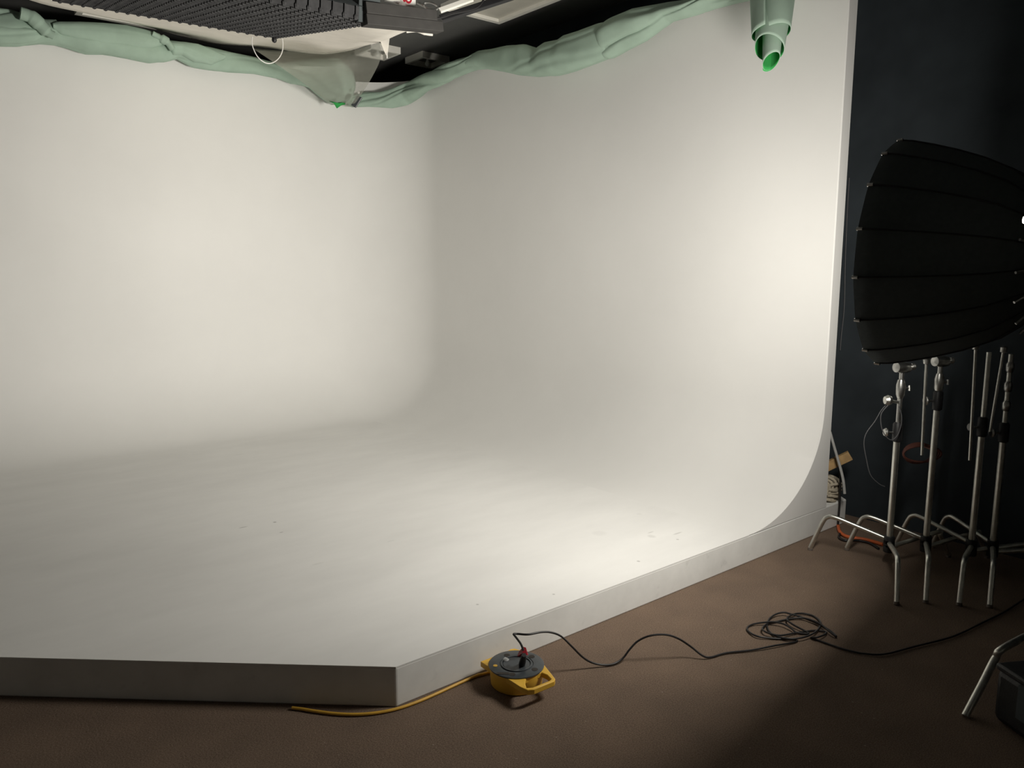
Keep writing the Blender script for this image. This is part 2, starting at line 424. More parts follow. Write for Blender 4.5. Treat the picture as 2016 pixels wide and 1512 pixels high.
INX, INY = V((-1, 0, 0)), V((0, -1, 0))
Ltop = [(-60, 8), (0, 17), (22, 19), (45, 25), (67, 27), (83, 37), (112, 38), (118, 46), (156, 46), (201, 48), (246, 52), (279, 61), (308, 69), (330, 79), (379, 85), (413, 92), (450, 102), (499, 112), (524, 119), (552, 124), (590, 119), (630, 112), (668, 113), (690, 128)]
Lbot = [(-60, 86), (0, 93), (33, 94), (78, 87), (107, 89), (134, 96), (167, 107), (201, 109), (246, 118), (290, 127), (324, 124), (348, 117), (362, 125), (379, 133), (413, 138), (450, 143), (499, 146), (549, 155), (574, 166), (608, 173), (648, 206), (668, 208), (690, 206)]
Rtop = [(690, 192), (722, 181), (752, 180), (778, 172), (814, 156), (836, 145), (858, 134), (881, 124), (903, 115), (925, 109), (943, 100), (970, 96), (1004, 89), (1037, 87), (1050, 92), (1060, 95), (1077, 83), (1104, 78), (1117, 69), (1145, 61), (1183, 46), (1198, 42), (1231, 25), (1249, 16), (1290, 9), (1332, 3), (1353, 0), (1420, -14), (1500, -32), (1560, -48)]
Rbot = [(690, 212), (722, 212), (769, 215), (798, 209), (823, 194), (847, 176), (881, 165), (894, 156), (914, 147), (937, 138), (959, 137), (992, 143), (1026, 150), (1059, 153), (1093, 152), (1130, 143), (1153, 134), (1204, 113), (1231, 97), (1267, 79), (1290, 62), (1317, 42), (1359, 31), (1398, 19), (1442, 7), (1472, 1), (1520, -12), (1560, -22)]
S2 = V((1, 1, 0)).normalized()
def on_rim(x, y, gap=.13):
    """point on the drape's own surface along the wall tops: back wall, rounded corner, right wall"""
    ps = [ony(x, y, CY-gap), onx(x, y, CX-gap), onp(x, y, V((CX, CY, 0))-S2*(CRAD*(math.sqrt(2)-1)+gap), S2)]
    return min(ps, key=lambda p: (p-CAM).length)
dl = thing('green_drape', tuple(ony(330, 120, CY-.12)), 'pale green cloth bundled along the top of the left cove wall', 'drape')
bundle(Ltop, Lbot, on_rim, INY, 1.3).build('cloth_bundle', M_green, dl, smooth=70)
F1t = [(100, 50), (112, 47), (156, 47), (201, 49), (246, 53), (279, 61), (308, 70), (322, 80)]
F1b = [(100, 62), (115, 72), (150, 82), (200, 93), (250, 101), (290, 103), (312, 95), (322, 84)]
bundle(F1t, F1b, on_rim, INY, 2.1, N=70, push=.075, amp=.35, rmax=.05, lens=True).build('cloth_fold', M_green, dl, smooth=70)
F2t = [(-60, 44), (0, 51), (30, 53), (60, 58), (84, 64), (94, 67)]
F2b = [(-60, 84), (0, 90), (34, 91), (66, 86), (84, 76), (94, 70)]
bundle(F2t, F2b, on_rim, INY, 3.3, N=50, push=.075, amp=.7, rmax=.05, lens=True).build('cloth_fold', M_green, dl, smooth=70)
F3t = [(318, 84), (335, 84), (360, 86), (385, 90), (410, 100), (436, 112)]
F3b = [(318, 88), (335, 112), (352, 112), (376, 126), (410, 132), (436, 120)]
bundle(F3t, F3b, on_rim, INY, 5.1, N=50, push=.07, amp=1.1, rmax=.05, lens=True).build('cloth_fold', M_green, dl, smooth=70)
# the strand knotted across the bundle
kp_ = [on_rim(x, y, .27) for x, y in [(40, 26), (62, 34), (80, 50), (95, 64), (106, 70)]]
MB().tube(spline(kp_, 6), [.045]*6+[.052]*6+[.045]*6+[.03]*7, 18).build('knotted_strand', M_green, dl, smooth=70)
kp_ = [on_rim(x, y, .25) for x, y in [(300, 66), (318, 76), (330, 84), (340, 98)]]
MB().tube(spline(kp_, 6), [.022]*6+[.036]*6+[.025]*7, 16).build('knotted_strand', M_green, dl, smooth=70)
def sheet(px, on, name, m, par, lab=None, solid=.003):
    pts = [on(x, y) for x, y in px]; c = sum(pts, V())/len(pts); mb = MB()
    mb.add(pts+[c], [(i, (i+1) % len(pts), len(pts)) for i in range(len(pts))])
    o = mb.build(name, m, par, smooth=60, solid=solid)
    if lab: o['label'] = lab
    return o
# turned-over tip of the cloth: vivid green side out
tip = MB(); onc = lambda x, y: on_rim(x, y, .40)
pts = [(649, 199), (656, 204), (663, 213.5), (671, 207.5), (679, 206), (679.5, 200), (668, 201.5), (660, 204)]
P3 = [onc(x, y)+V((0, -.012*(i % 2), 0)) for i, (x, y) in enumerate(pts)]
tip.add(P3+[sum(P3, V())/8+V((0, -.02, 0))], [(i, (i+1) % 8, 8) for i in range(8)])
o = tip.build('turned_corner', M_vivid, dl, smooth=60, solid=.004); o['label'] = 'vivid green underside of the cloth'
dr = thing('green_drape', tuple(onx(1060, 120, CX-.12)), 'pale green cloth bundled along the right cove wall, its rolled end hanging down', 'drape')
bundle(Rtop, Rbot, on_rim, INX, 4.2, N=80, xr=(690, 940), sc=.95, amp=1.5).build('cloth_bundle', M_green, dr, smooth=70)
bundle(Rtop, Rbot, on_rim, INX, 6.4, N=80, xr=(924, 1206), sc=1.0, amp=.8).build('cloth_bundle', M_green, dr, smooth=70)
bundle(Rtop, Rbot, on_rim, INX, 2.5, N=90, xr=(1192, 1560), sc=1.05, amp=1.35).build('cloth_bundle', M_green, dr, smooth=70)
# hanging rolled end: three nested open rolls that slide out of each other
top_c = onx(1524, -20, CX-.26)
axd = V((-.34, -.235, -.91)).normalized()
def roll(r0, r1, s0, s1, lean, turns, name, seed):
    u = axd.orthogonal().normalized(); v = axd.cross(u); rows_ = []
    n_ = 64
    for i in range(15):
        t = i/14; row = []
        for k in range(n_):
            a = 2*math.pi*turns*k/(n_-1)+seed
            rr = (r0+(r1-r0)*t)*(1-.22*k/(n_-1))*(1+.03*math.sin(3*a+seed+2*t))
            end = s1 + .028*math.cos(a-seed)*(1 if t > .5 else 0)*(t-.5)*2
            p = top_c + axd*(s0+(end-s0)*t) + lean*t + u*rr*math.cos(a)+v*rr*math.sin(a)*.92
            row.append(p)
        rows_.append(row)
    return MB().grid(rows_).build(name, M_green, dr, smooth=70, solid=.0018, m2=M_vivid)
roll(.150, .120, -.06, .285, V((0, 0, 0)), 1.12, 'rolled_end', .6)
roll(.112, .090, .10, .385, RT*-.022, 1.1, 'rolled_end', 3.9)
roll(.070, .054, .16, .47, RT*-.006, 1.15, 'rolled_end', 2.4)

# ------------------------------------------------------------------ overhead softbox with grid, white skirt
B = onz(540, 75, 3.2); A = onz(103, 2, 3.2); dC = ray(745, 45)
e1 = (A-B).normalized()
tC = (B-CAM).dot(e1)/dC.dot(e1); Cc = CAM + dC*tC
e2 = (Cc-B).normalized(); nn = e1.cross(e2).normalized()
if nn.z > 0: nn = -nn
LA, LC = (A-B).length, (Cc-B).length
ob = thing('overhead_softbox', tuple(B+e1*LA/2+e2*LC/2), 'large black overhead softbox with egg-crate grid and white cloth skirt', 'softbox')
g = MB(); rotm = Matrix((e1, e2, nn)).transposed()
step = .062
k = 0
while k*step <= LC+.03:
    g.box(B+e1*LA/2+e2*(k*step)-nn*.03, (LA/2, .003, .03), rotm); k += 1
k = 0
while k*step <= LA:
    g.box(B+e1*(k*step)+e2*LC/2-nn*.032, (.003, LC/2, .03), rotm); k += 1
# pinched pockets of fabric where the strips cross
i = 0
while i*step <= LC:
    j = 0
    while j*step <= LA:
        g.lathe([(.0, .008), (.012, .004), (.015, -.012), (.004, -.03)], B+e1*(j*step)+e2*(i*step), nn, n=4, ends=False); j += 1
    i += 1
g.build('egg_crate_grid', M_grid, ob, smooth=0)
q = [B-nn*.062, B+e1*LA-nn*.062, B+e1*LA+e2*LC-nn*.062, B+e2*LC-nn*.062]
cq = sum(q, V())/4
up = [cq+(p-cq)*.35-nn*.30 for p in q]
MB().add(q+up, [(0, 1, 5, 4), (1, 2, 6, 5), (2, 3, 7, 6), (3, 0, 4, 7), (4, 5, 6, 7), (3, 2, 1, 0)]).build('fabric_body', M_blackcloth, ob, smooth=0)
# white skirt
onsk = lambda x, y: onp(x, y, B-nn*.05, nn)
outer = [onsk(x, y) for x, y in [(-60, -42), (60, -1), (161, 21), (230, 40), (301, 58), (388, 78), (440, 86), (492, 93), (550, 99), (618, 103), (660, 103), (698, 100), (722, 90), (747, 79), (775, 71), (807, 63)]]
innr = []
for i, p in enumerate(outer):
    rel = p-B; a1, a2 = rel.dot(e1), rel.dot(e2)
    innr.append(B-nn*.05+e1*min(max(a1, .10), LA-.05)+e2*min(max(a2, .10), LC-.1))
rows_ = []
for j in range(9):
    t = j/8; rows_.append([])
    op = spline(outer, 5); ip = spline(innr, 5)
    for i, (a_, b2) in enumerate(zip(ip, op)):
        rows_[-1].append(a_.lerp(b2, t) + nn*(.012*math.sin(i*.33+t*5)*t + .010*math.sin(t*9+i*.11)*(1-t)*(i > 30)))
MB().grid(rows_).build('cloth_skirt', M_white, ob, smooth=60, solid=.003)
# trailing end of the skirt
t0, t1 = onsk(800, 61), onsk(852, 68)
MB().tube(spline([t0, t0.lerp(t1, .4)+V((0, 0, .012)), t0.lerp(t1, .75), t1], 6), [.012]*12+[.009]*7, 8).build('skirt_tail', M_white, ob)
# dark edge batten on the right
bt = MB(); pa = onp(716, 40, Cc, nn); pb_ = ony(866, 55, pa.y+.01)
dirb = (pb_-pa).normalized(); wd = dirb.cross(V((0, 0, 1))).normalized(); zz = wd.cross(dirb)
rb = Matrix((dirb, wd, zz)).transposed()
hl = (pb_-pa).length/2
bt.box((pa+pb_)/2+zz*.0, (hl, .035, .026), rb); bt.box((pa+pb_)/2+zz*.054+wd*.02-dirb*.02, (hl-.02, .022, .028), rb)
bt.build('edge_batten', M_batten, ob, smooth=0, bevel=.003)
# fabric flap at the near corner
fp0 = Cc - nn*.0
MB().box(fp0+e1*.05-e2*.02-nn*.09, (.06, .012, .10), rotm).build('corner_flap', M_blackcloth, ob, smooth=0, bevel=.006)
# small black hook at the far corner and the white clip
h0 = B+nn*.01
MB().lathe([(.004, -.03), (.016, -.012), (.018, .004), (.013, .016), (.003, .022)], h0, V((0, 0, -1)), n=14).build('corner_hook', M_blackmetal, ob)
pc = onp(735, 50, Cc+nn*.01, nn)-wd*.0
MB().tube([pc-UP*.008-RT*.012, pc+UP*.008+RT*.012], .0065, 10).build('clip', M_plastic, ob)
# hangers up to the ceiling (from the body's top)
for p in up:
    MB().tube([p+nn*.01, V((p.x, p.y, CEIL-.001))], .006, 8).build('hanger_rod', M_blackmetal, ob)
# loop of thin white cord below the far edge
lp = [onp(x, y, B-e1*0+e2*0+V((0, .12, 0)), V((0, 1, 0))) for x, y in [(497, 72), (496, 84), (499, 96), (506, 110), (516, 120), (528, 125), (540, 122), (550, 113), (556, 100), (557, 86), (556, 76)]]
tag(MB().tube(spline(lp, 6), .0035, 8).build('cord_loop', M_plastic), 'thin white cord hanging in a loop below the overhead softbox', 'cord')

# things lying on the overhead frame, top edge of the photo
nB = wd if wd.y < 0 else -wd
def ovb(x, y, back=0.): return onp(x, y, (pa+pb_)/2+V((0, .03+back, 0)), V((0, 1, 0)))
bag = MB(); rows_ = []
for j in range(9):
    t = j/8; rows_.append([])
    for i in range(13):
        s_ = i/12
        x = 757+(818-757)*s_; y = (-34+(2+16*s_+34)*t)
        p = ovb(x, y, .03*math.sin(s_*11+t*3)*.5+.02*math.sin(t*7+s_*4))
        rows_[-1].append(p)
bg = thing('printed_bag', tuple(rows_[8][6]), 'crumpled white plastic bag with red print above the dark batten', 'bag')
bag.grid(rows_); bag.build('bag_sheet', M_plastic, bg, smooth=60, solid=.004)
def blob(x0, y0, x1, y1):
    c = ovb((x0+x1)/2, (y0+y1)/2, -.035); rr = (ovb(x1, y0)-ovb(x0, y0)).length/2; rz = abs((ovb(x0, y0)-ovb(x0, y1)).z)/2
    mb = MB(); n_ = 20
    out = [c+V((math.cos(2*math.pi*k/n_)*rr*RT.x, math.cos(2*math.pi*k/n_)*rr*RT.y, math.sin(2*math.pi*k/n_)*rz)) for k in range(n_)]
    inn = [c+(p-c)*.5 for p in out]
    mb.add(out+inn, [(k, (k+1) % n_, n_+(k+1) % n_, n_+k) for k in range(n_)]); return mb
blob(799, -10, 810, 7).build('red_print', M_red, bg, smooth=0, solid=.002)
blob(793, -12, 799, 4).build('red_print', M_red, bg, smooth=0, solid=.002)
ring = MB(); c0 = ovb(848, 12, .02)
rp_ = [c0 + RT*.038*math.cos(a)+UP*.020*math.sin(a)-RT*UP.z*0 + (RT*.0+UP*-.008)*math.cos(a) for a in [2*math.pi*k/24 for k in range(25)]]
cl = thing('ring_clamp', tuple(c0), 'dull grey ring clamp lying on the dark batten', 'clamp')
ring.tube(rp_, .0065, 8, cap=False); ring.build('ring', M_steel, cl)
MB().tube([c0-RT*.038-UP*.0, c0-RT*.075+UP*.02], .008, 8).build('bolt', M_steel, cl)
# pale timber lath and dark cable beyond
la, lb = ovb(866, 21, .12), ovb(930, -2, .12)
lath = MB(); dl_ = (lb-la).normalized(); wl = dl_.cross(FW).normalized()
rl = Matrix((dl_, FW, wl)).transposed()
lath.box((la+lb)/2, ((lb-la).length/2, .012, .012), rl)
tag(lath.build('timber_lath', M_trimw, smooth=0), 'pale timber lath lying beside the ring clamp at the top', 'timber')
ca = [ovb(826, 36, .10), ovb(862, 36, .10), ovb(890, 27, .10), ovb(915, 22, .10), ovb(938, 15, .10), ovb(950, 3, .10), ovb(956, -12, .10)]
tag(MB().tube(spline(ca, 6), .006, 8).build('looped_cable', M_cable), 'black cable looping past the ceiling panel light', 'cable')
da, db = ovb(868, 38, .2), ovb(1010, -8, .2)
dd = (db-da).normalized(); rl2 = Matrix((dd, FW, dd.cross(FW).normalized())).transposed()
tag(MB().box((da+db)/2, ((db-da).length/2, .02, .02), rl2).build('black_rail', M_blackmetal, smooth=0, bevel=.003), 'black metal rail running up past the panel light', 'rail')

# ------------------------------------------------------------------ gauze sheet tied into the corner
gz = thing('gauze_sheet', tuple(onx(690, 190, CX-.35)), 'sheer white gauze stretched from the overhead softbox into the cove corner', 'gauze')
left = [onsk(492, 92)+V((0, 0, -.012)), onp(539, 124, onsk(539, 110)+V((.5, .5, 0)), V((.6, .8, 0)))]
plc, pln = V((3.55, 6.35, 3.3)), V((.633, .774, 0))
L3 = spline([onsk(494, 93)-V((0, 0, .006)), onp(540, 124, V((2.45, 6.05, 3.2)), pln), onp(606, 170, V((3.05, 6.55, 3.2)), pln), on_rim(650, 206, .33)], 6)
R3 = spline([onsk(746, 80)-V((0, 0, .006)), onp(749, 118, V((3.15, 5.75, 3.2)), pln), onp(722, 172, V((3.5, 6.3, 3.2)), pln), on_rim(695, 211, .33)], 6)
topc = spline([onsk(494, 93), onsk(560, 99), onsk(640, 102), onsk(698, 98), onsk(746, 80)], 4)
rows_ = []
N_ = len(L3)
for i in range(N_):
    row = []; t = i/(N_-1)
    for j in range(17):
        s_ = j/16; p = L3[i].lerp(R3[i], s_)
        tp = topc[j] if j < len(topc) else topc[-1]
        p = p + (tp-L3[0].lerp(R3[0], s_))*(1-t)**2
        p += V((0, 0, -1))*.03*math.sin(math.pi*t)*math.sin(math.pi*s_) + pln*.02*math.sin(s_*9+t*2)
        row.append(p)
    rows_.append(row)
MB().grid(rows_).build('gauze', M_gauze, gz, smooth=70)
e0 = [L3[-1], L3[-1]+V((-.09, -.0, .17)), L3[-1]+V((-.07, .0, .17))]
# hanging corner tail with tip
tl = MB(); tpx = [(748, 79), (767, 75), (765, 92), (762, 113), (755, 98)]
P3 = [onp(x, y, onsk(757, 79), pln) for x, y in tpx]
tl.add(P3, [(0, 1, 2, 3, 4)]); tl.build('hanging_corner', M_white, gz, smooth=0, solid=.003)
MB().tube([P3[3]+V((0, 0, .03)), P3[3]-V((0, 0, .006))], .0045, 8).build('tie_cord', M_plastic, gz)
# clip that pins the gauze to the drape
ck = [onp(x, y, R3[-1]+V((-.05, -.06, 0)), pln) for x, y in [(704, 189), (714, 193), (701, 213), (692, 208)]]
clip = thing('spring_clip', tuple(ck[2]), 'dark grey clip pinning the gauze to the drape at the cove corner', 'clip')
c = MB(); c.add(ck+[p+pln*-.025 for p in ck], [(0, 1, 2, 3), (7, 6, 5, 4), (0, 4, 5, 1), (1, 5, 6, 2), (2, 6, 7, 3), (3, 7, 4, 0)])
c.build('jaw', M_grey, clip, smooth=0, bevel=.003)
kp = onp(706, 182, R3[-1]+V((-.05, -.06, 0)), pln)
MB().lathe([(.0, -.014), (.010, -.009), (.013, 0), (.010, .009), (.0, .014)], kp, (0, 0, 1), n=14).build('knob', M_plastic, clip)

# ------------------------------------------------------------------ big softbox on the right
sb = thing('round_softbox', tuple(SBC - SBN*.4 - V((0, 0, .4))), 'big round black softbox facing the cove, seen from behind', 'softbox')
NS = 16; uz = V((0, 0, 1)); uz = (uz-SBN*uz.dot(SBN)).normalized(); ux = uz.cross(SBN).normalized()
RB, DEPTH = .50, .64
def rim(a, r_, back): return SBC + (-SBN*back + (ux*math.cos(a)+uz*math.sin(a))*r_)*SBS
prof_sb = [(0, 1.0), (.06, .985), (.14, .945), (.24, .885), (.34, .81), (.45, .70), (.54, .55), (.61, .38), (.64, .17)]
rows_ = []
for bk, rr in prof_sb:
    row = []
    for k in range(NS*4+1):
        a = 2*math.pi*k/(NS*4)+math.pi/NS; ph = (k % 4)/4
        sag = 1-.022*math.sin(math.pi*ph) if bk > 0.01 else 1-.012*math.sin(math.pi*ph)
        row.append(rim(a, RB*rr*sag, bk))
    rows_.append(row)
MB().grid(rows_).build('fabric_shell', M_blackcloth, sb, smooth=30, solid=.004, m2=M_blackcloth, offset=0)
MB().lathe([(.455*SBS, -.055*SBS), (.455*SBS, -.062*SBS)], SBC, SBN, n=48).build('front_diffuser', M_diff, sb, smooth=0)
for k in range(NS):
    a = 2*math.pi*k/NS+math.pi/NS; rb_ = MB()
    rb_.tube([rim(a, RB*rr+.004, bk) for bk, rr in prof_sb], .0035, 6)
    rbo = rb_.build('rib', M_blackmetal, sb)
    tp = MB(); tp.tube([rim(a, RB*1.0+.002, -.004), rim(a, RB*1.0+.004, .02)], .006, 8); tp.build('rib_tip', M_steel, rbo)
    # bare steel end of each rib where it enters the ring
    MB().tube([rim(a, RB*.62+.010, .54), rim(a, RB*.42+.010, .602)], .0045, 8).build('rib_ferrule', M_steel, rbo)
hub = SBC - SBN*DEPTH*SBS
MB().lathe([(.074, -.03), (.082, -.02), (.082, .03), (.064, .04)], hub, SBN, n=32).build('speed_ring', M_blackmetal, sb)
hd = MB(); hd.lathe([(.055, -.33), (.070, -.31), (.075, -.05), (.06, -.02)], hub, SBN, n=28); hdo = hd.build('lamp_head', M_blackmetal, sb)
# lit vent at the head: stray light escaping
gp = onp(2019, 433, SBC-SBN*.60*SBS, SBN)
MB().lathe([(.0, -.008), (.009, -.006), (.012, 0), (.009, .006), (0, .008)], gp, SBN, n=12).build('vent_glow', M_glow, hdo)
MB().tube([gp, rim(R(140), .16, .63)], .004, 6).build('vent_arm', M_blackmetal, hdo)
# the stand that carries it
stand_x = onz(2075, 1330, 0)
tipl = onz(1900, 1412, .0); knee = onz(1966, 1284, .20)
sbs = thing('softbox_stand', (stand_x.x, stand_x.y, 0), 'steel stand leg at the bottom right edge, in front of the dark floor', 'stand')
MB().tube(spline([tipl+V((0, 0, .004)), tipl.lerp(knee, .5), tipl.lerp(knee, .9), knee+V((.02, -.015, .02)), V((stand_x.x, stand_x.y, .235))], 8), .0135, 14).build('leg', M_chrome, sbs)
for ang in (R(-100), R(20)):
    p1 = V((stand_x.x+.42*math.cos(ang), stand_x.y+.42*math.sin(ang), .012)); p0 = V((stand_x.x, stand_x.y, .17)); pm = V((stand_x.x+.30*math.cos(ang), stand_x.y+.30*math.sin(ang), .17))
    MB().tube(spline([p0, pm, pm.lerp(p1, .15), p1], 8), .0135, 12).build('leg', M_blackmetal, sbs)
MB().tube([V((stand_x.x, stand_x.y, .08)), V((stand_x.x, stand_x.y, 1.78))], .0175, 16).build('column', M_blackmetal, sbs)
hb = hub-SBN*.17
MB().tube([V((stand_x.x, stand_x.y, 1.74)), hb+V((0, 0, .0))-SBN*.0], .014, 12).build('boom_arm', M_blackmetal, sbs)

# ------------------------------------------------------------------ grip stands on the right
def cstand(base_px, tipA, tipB, lowtop, midtop, label, arms=(), head=True, hk=0.):
    c = onz(*base_px, 0); c.z = 0
    t = thing('grip_stand', (c.x, c.y, 0), label, 'light stand', 'steel grip stands nested by the black wall')
    def zat(px):                                       # height on the column at this picture height
        d = ray(*px); s_ = (c.x*FW.x+c.y*FW.y)/(d.x*FW.x+d.y*FW.y); return CAMH+d.z*s_
    zl, zt = zat(lowtop), zat(midtop)
    MB().tube([V((c.x, c.y, .10)), V((c.x, c.y, zl))], .0165, 18).build('lower_column', M_chrome, t)
    MB().tube([V((c.x, c.y, zl)), V((c.x, c.y, zt-.04))], .0125, 16).build('upper_column', M_steel if head else M_chrome, t)
    MB().lathe([(.019, -.05), (.025, -.045), (.025, .045), (.018, .055)], (c.x, c.y, zl+.03), n=20).build('collar', M_blackmetal, t)
    kd = -RT
    kn = MB(); kp = V((c.x, c.y, zl+.03))
    kn.tube([kp, kp+kd*.05], .006, 8); kn.lathe([(.004, .05), (.022, .055), (.024, .062), (.018, .07)], kp, kd, n=14)
    kn.build('lock_knob', M_steel, t)
    for i, (tp, h) in enumerate(((tipA, .225), (tipB, .205))):
        if tp is None: continue
        tip_ = onz(*tp, 0); d = V((tip_.x-c.x, tip_.y-c.y, 0)); L = d.length; d.normalize()
        h += hk
        kn_ = V((c.x, c.y, 0))+d*(L-.085)
        a0 = V((c.x, c.y, 0))+d*.02; 
        path = [a0+V((0, 0, h-.075)), a0.lerp(kn_, .5)+V((0, 0, h-.035)), a0.lerp(kn_, .86)+V((0, 0, h-.008)), kn_+V((0, 0, h-.012)), kn_+d*.028+V((0, 0, h-.05)), tip_+V((0, 0, .0135))]
        lo = MB().tube(spline(path, 7), .0125, 14).build('leg', M_chrome, t)
        MB().lathe([(.0138, 0), (.0138, .009), (.0126, .013)], tip_+V((0, 0, .0005)), (V((0, 0, 1))-d*.25), n=14).build('rubber_foot', M_foot, lo)
        MB().lathe([(.026, -.022), (.028, -.018), (.028, .018), (.026, .022)], (c.x, c.y, h-.08), n=20).build('leg_hub', M_blackmetal, t)
    # third leg, towards the black wall
    dA = onz(*(tipA or tipB), 0)-c; dB = onz(*(tipB or tipA), 0)-c
    d = -(dA.normalized()+dB.normalized()); d.z = 0; d.normalize()
    if c.x+d.x*.42 > BLACKX-.06: d = V(((BLACKX-.08-c.x)/.42, -math.sqrt(max(0, 1-((BLACKX-.08-c.x)/.42)**2)), 0))
    k_ = V((c.x, c.y, 0))+d*.33; e_ = V((c.x, c.y, .014))+d*.42
    lo = MB().tube(spline([V((c.x, c.y, .105))+d*.02, k_+V((0, 0, .155)), k_+d*.02+V((0, 0, .135)), e_], 7), .0125, 12).build('leg', M_chrome, t)
    MB().lathe([(.0138, 0), (.0138, .009), (.0126, .013)], V((e_.x, e_.y, .0005)), (0, 0, 1), n=14).build('rubber_foot', M_foot, lo)
    MB().lathe([(.026, -.022), (.028, -.018), (.028, .018), (.026, .022)], (c.x, c.y, .10), n=20).build('leg_hub', M_blackmetal, t)
    if head:
        hp = V((c.x, c.y, zt-.05)); side = RT
        hdm = MB().lathe([(.006, -.045), (.026, -.04), (.030, -.012), (.030, .012), (.026, .04), (.006, .045)], hp+V((0, 0, .03)), side+FW*.3, n=22)
        ho = hdm.build('grip_head', M_steel, t)
        MB().lathe([(.008, 0), (.016, .004), (.019, .016), (.012, .024)], hp+V((0, 0, .035))+side*.045, side, n=14).build('head_knob', M_steel, ho)
        MB().lathe([(.014, -.05), (.022, -.03), (.024, .02), (.017, .05)], hp+V((0, 0, -.085)), (0, 0, 1), n=18).build('spigot_socket', M_steel, t)
        kn = MB(); kp = V((c.x, c.y, zt-.13)); kn.tube([kp, kp+side*.045], .006, 8); kn.tube([kp+side*.045-UP*.014, kp+side*.045+UP*.014], .007, 8)
        kn.build('tightening_handle', M_steel, t)
    for (pa_, pb2, rr) in arms:
        P0 = onp(*pa_, V((c.x, c.y, 0))-FW*.05, V((FW.x, FW.y, 0))); P1 = onp(*pb2, V((c.x, c.y, 0))-FW*.05, V((FW.x, FW.y, 0)))
        ao = MB().tube([P0, P1], rr, 12).build('grip_arm', M_chrome, t)
        MB().lathe([(.006, -.018), (.016, -.014), (.018, .01), (.007, .018)], P0, (P0-P1), n=14).build('arm_collar', M_steel, ao)
    return t, c
cs = {}
cs[1] = cstand((1747, 1113), (1595, 1083), (1765, 1190), (1757, 862), (1778, 716), 'leftmost steel grip stand, its legs reaching the platform corner', hk=.0)
cs[2] = cstand((1819, 1112), (1667, 1083), (1822, 1187), (1836, 800), (1846, 704), 'second grip stand from the left, a thin rod hanging beside its column', arms=[((1824, 711), (1815, 896), .0075)])
cs[3] = cstand((1908, 1120), (1763, 1077), (1888, 1192), (1928, 852), (1941, 678), 'third grip stand from the left, between two thin leaning rods', arms=[((1921, 682), (1909, 906), .0075), ((1976, 688), (1949, 850), .007)], head=False)
cs[4] = cstand((1950, 1122), (1835, 1078), (1948, 1196), (1972, 863), (1993, 682), 'rightmost steel grip stand, with bumpy collars on its upper column', head=False)
# the bumps on the rightmost stand's upper column
c4 = cs[4][1]
for px_ in ((1989, 722), (1983, 760), (1976, 798)):
    p_ = onp(*px_, V((c4.x, c4.y, 0)), V((FW.x, FW.y, 0)))
    MB().lathe([(.0125, -.03), (.019, -.02), (.020, .012), (.0125, .026)], (c4.x, c4.y, p_.z), n=18).build('riser_collar', M_steel, cs[4][0])
# head clamp and thin cable hung on the leftmost stand
c1 = cs[1][1]
n1 = V((FW.x, FW.y, 0))
sp_ = onp(1748, 788, V((c1.x, c1.y, 0))-FW*.05, n1); sk = onp(1768, 792, V((c1.x, c1.y, 0))-FW*.02, n1)
kb = MB(); kb.lathe([(.004, -.02), (.020, -.016), (.028, 0), (.022, .016), (.006, .024)], sp_, RT, n=18); kb.tube([sp_, sk], .008, 10)
kbo = kb.build('clamp_knob', M_chrome, cs[1][0])
cb = [(1747, 795), (1735, 808), (1722, 830), (1706, 852), (1701, 873), (1706, 905), (1714, 935), (1730, 952), (1742, 958)]
pts = [onp(x, y, V((c1.x, c1.y, 0))-FW*.04, n1) for x, y in cb]
tag(MB().tube(spline(pts, 6), .0022, 6).build('thin_cable', M_thin), 'thin dark cable trailing from the leftmost stand knob', 'cable')
cb = [(1748, 798), (1735, 815), (1735, 838), (1742, 856), (1754, 866), (1766, 858), (1774, 838), (1775, 818), (1770, 800)]
pts = [onp(x, y, V((c1.x, c1.y, 0))-FW*.065, n1) for x, y in cb]
tag(MB().tube(spline(pts, 6), .0024, 6).build('cable_loop', M_thin), 'small cable loop hanging in front of the leftmost stand', 'cable')
# coil of dark red cable behind the second stand
cc = onp(1812, 893, V((cs[2][1].x, cs[2][1].y, 0))+n1*.16, n1)
mb = MB(); 
for k in range(5):
    mb.tube([cc+RT*(.105-.006*k)*math.cos(a)+V((0, 0, 1))*(.045+.003*k)*math.sin(a)+FW*(.012*k-.02) for a in [2*math.pi*i/28 for i in range(29)]], .006, 8, cap=False)
mb.tube([cc+V((0, 0, .045)), cc+V((.0, .0, .05))-n1*.16], .004, 6)
tag(mb.build('cable_coil', M_darkred), 'dark red cable coil hung behind the second grip stand', 'cable')

# ------------------------------------------------------------------ by the platform's far corner
rp = MB(); c0 = V((4.535, CF+.085, HP))
for k in range(9):
    ph = random.random()*6; zz_ = HP+.012+.0105*k; tilt = random.uniform(-.08, .08)
    pts = []
    for i in range(25):
        a = 2*math.pi*i/24
        pts.append(V((c0.x+(.105+.016*math.sin(2*a+ph))*math.cos(a), c0.y+(.058+.014*math.sin(3*a+ph))*math.sin(a), zz_+.012*math.sin(2*a+ph)+tilt*.1*math.cos(a))))
    rp.tube(pts, .0095, 8, cap=False)
for k in range(5):
    a = random.uniform(-.6, .6); x = c0.x-.09+.036*k
    rp.tube(spline([V((x, c0.y-.05, HP+.05)), V((x+.03*a, c0.y-.04, HP+.12)), V((x-.03, c0.y+.03, HP+.135+.02*a)), V((x+.02, c0.y+.05, HP+.05))], 6), .009, 8)
tag(rp.build('rope_pile', M_rope), 'heap of pale rope on the platform corner behind the cove wall', 'rope')
wa, wb = onx(1622, 921, 4.49), onx(1668, 899, 4.56)
d_ = (wb-wa).normalized(); s_ = d_.cross(V((-.8, -.6, 0))).normalized(); q_ = s_.cross(d_)
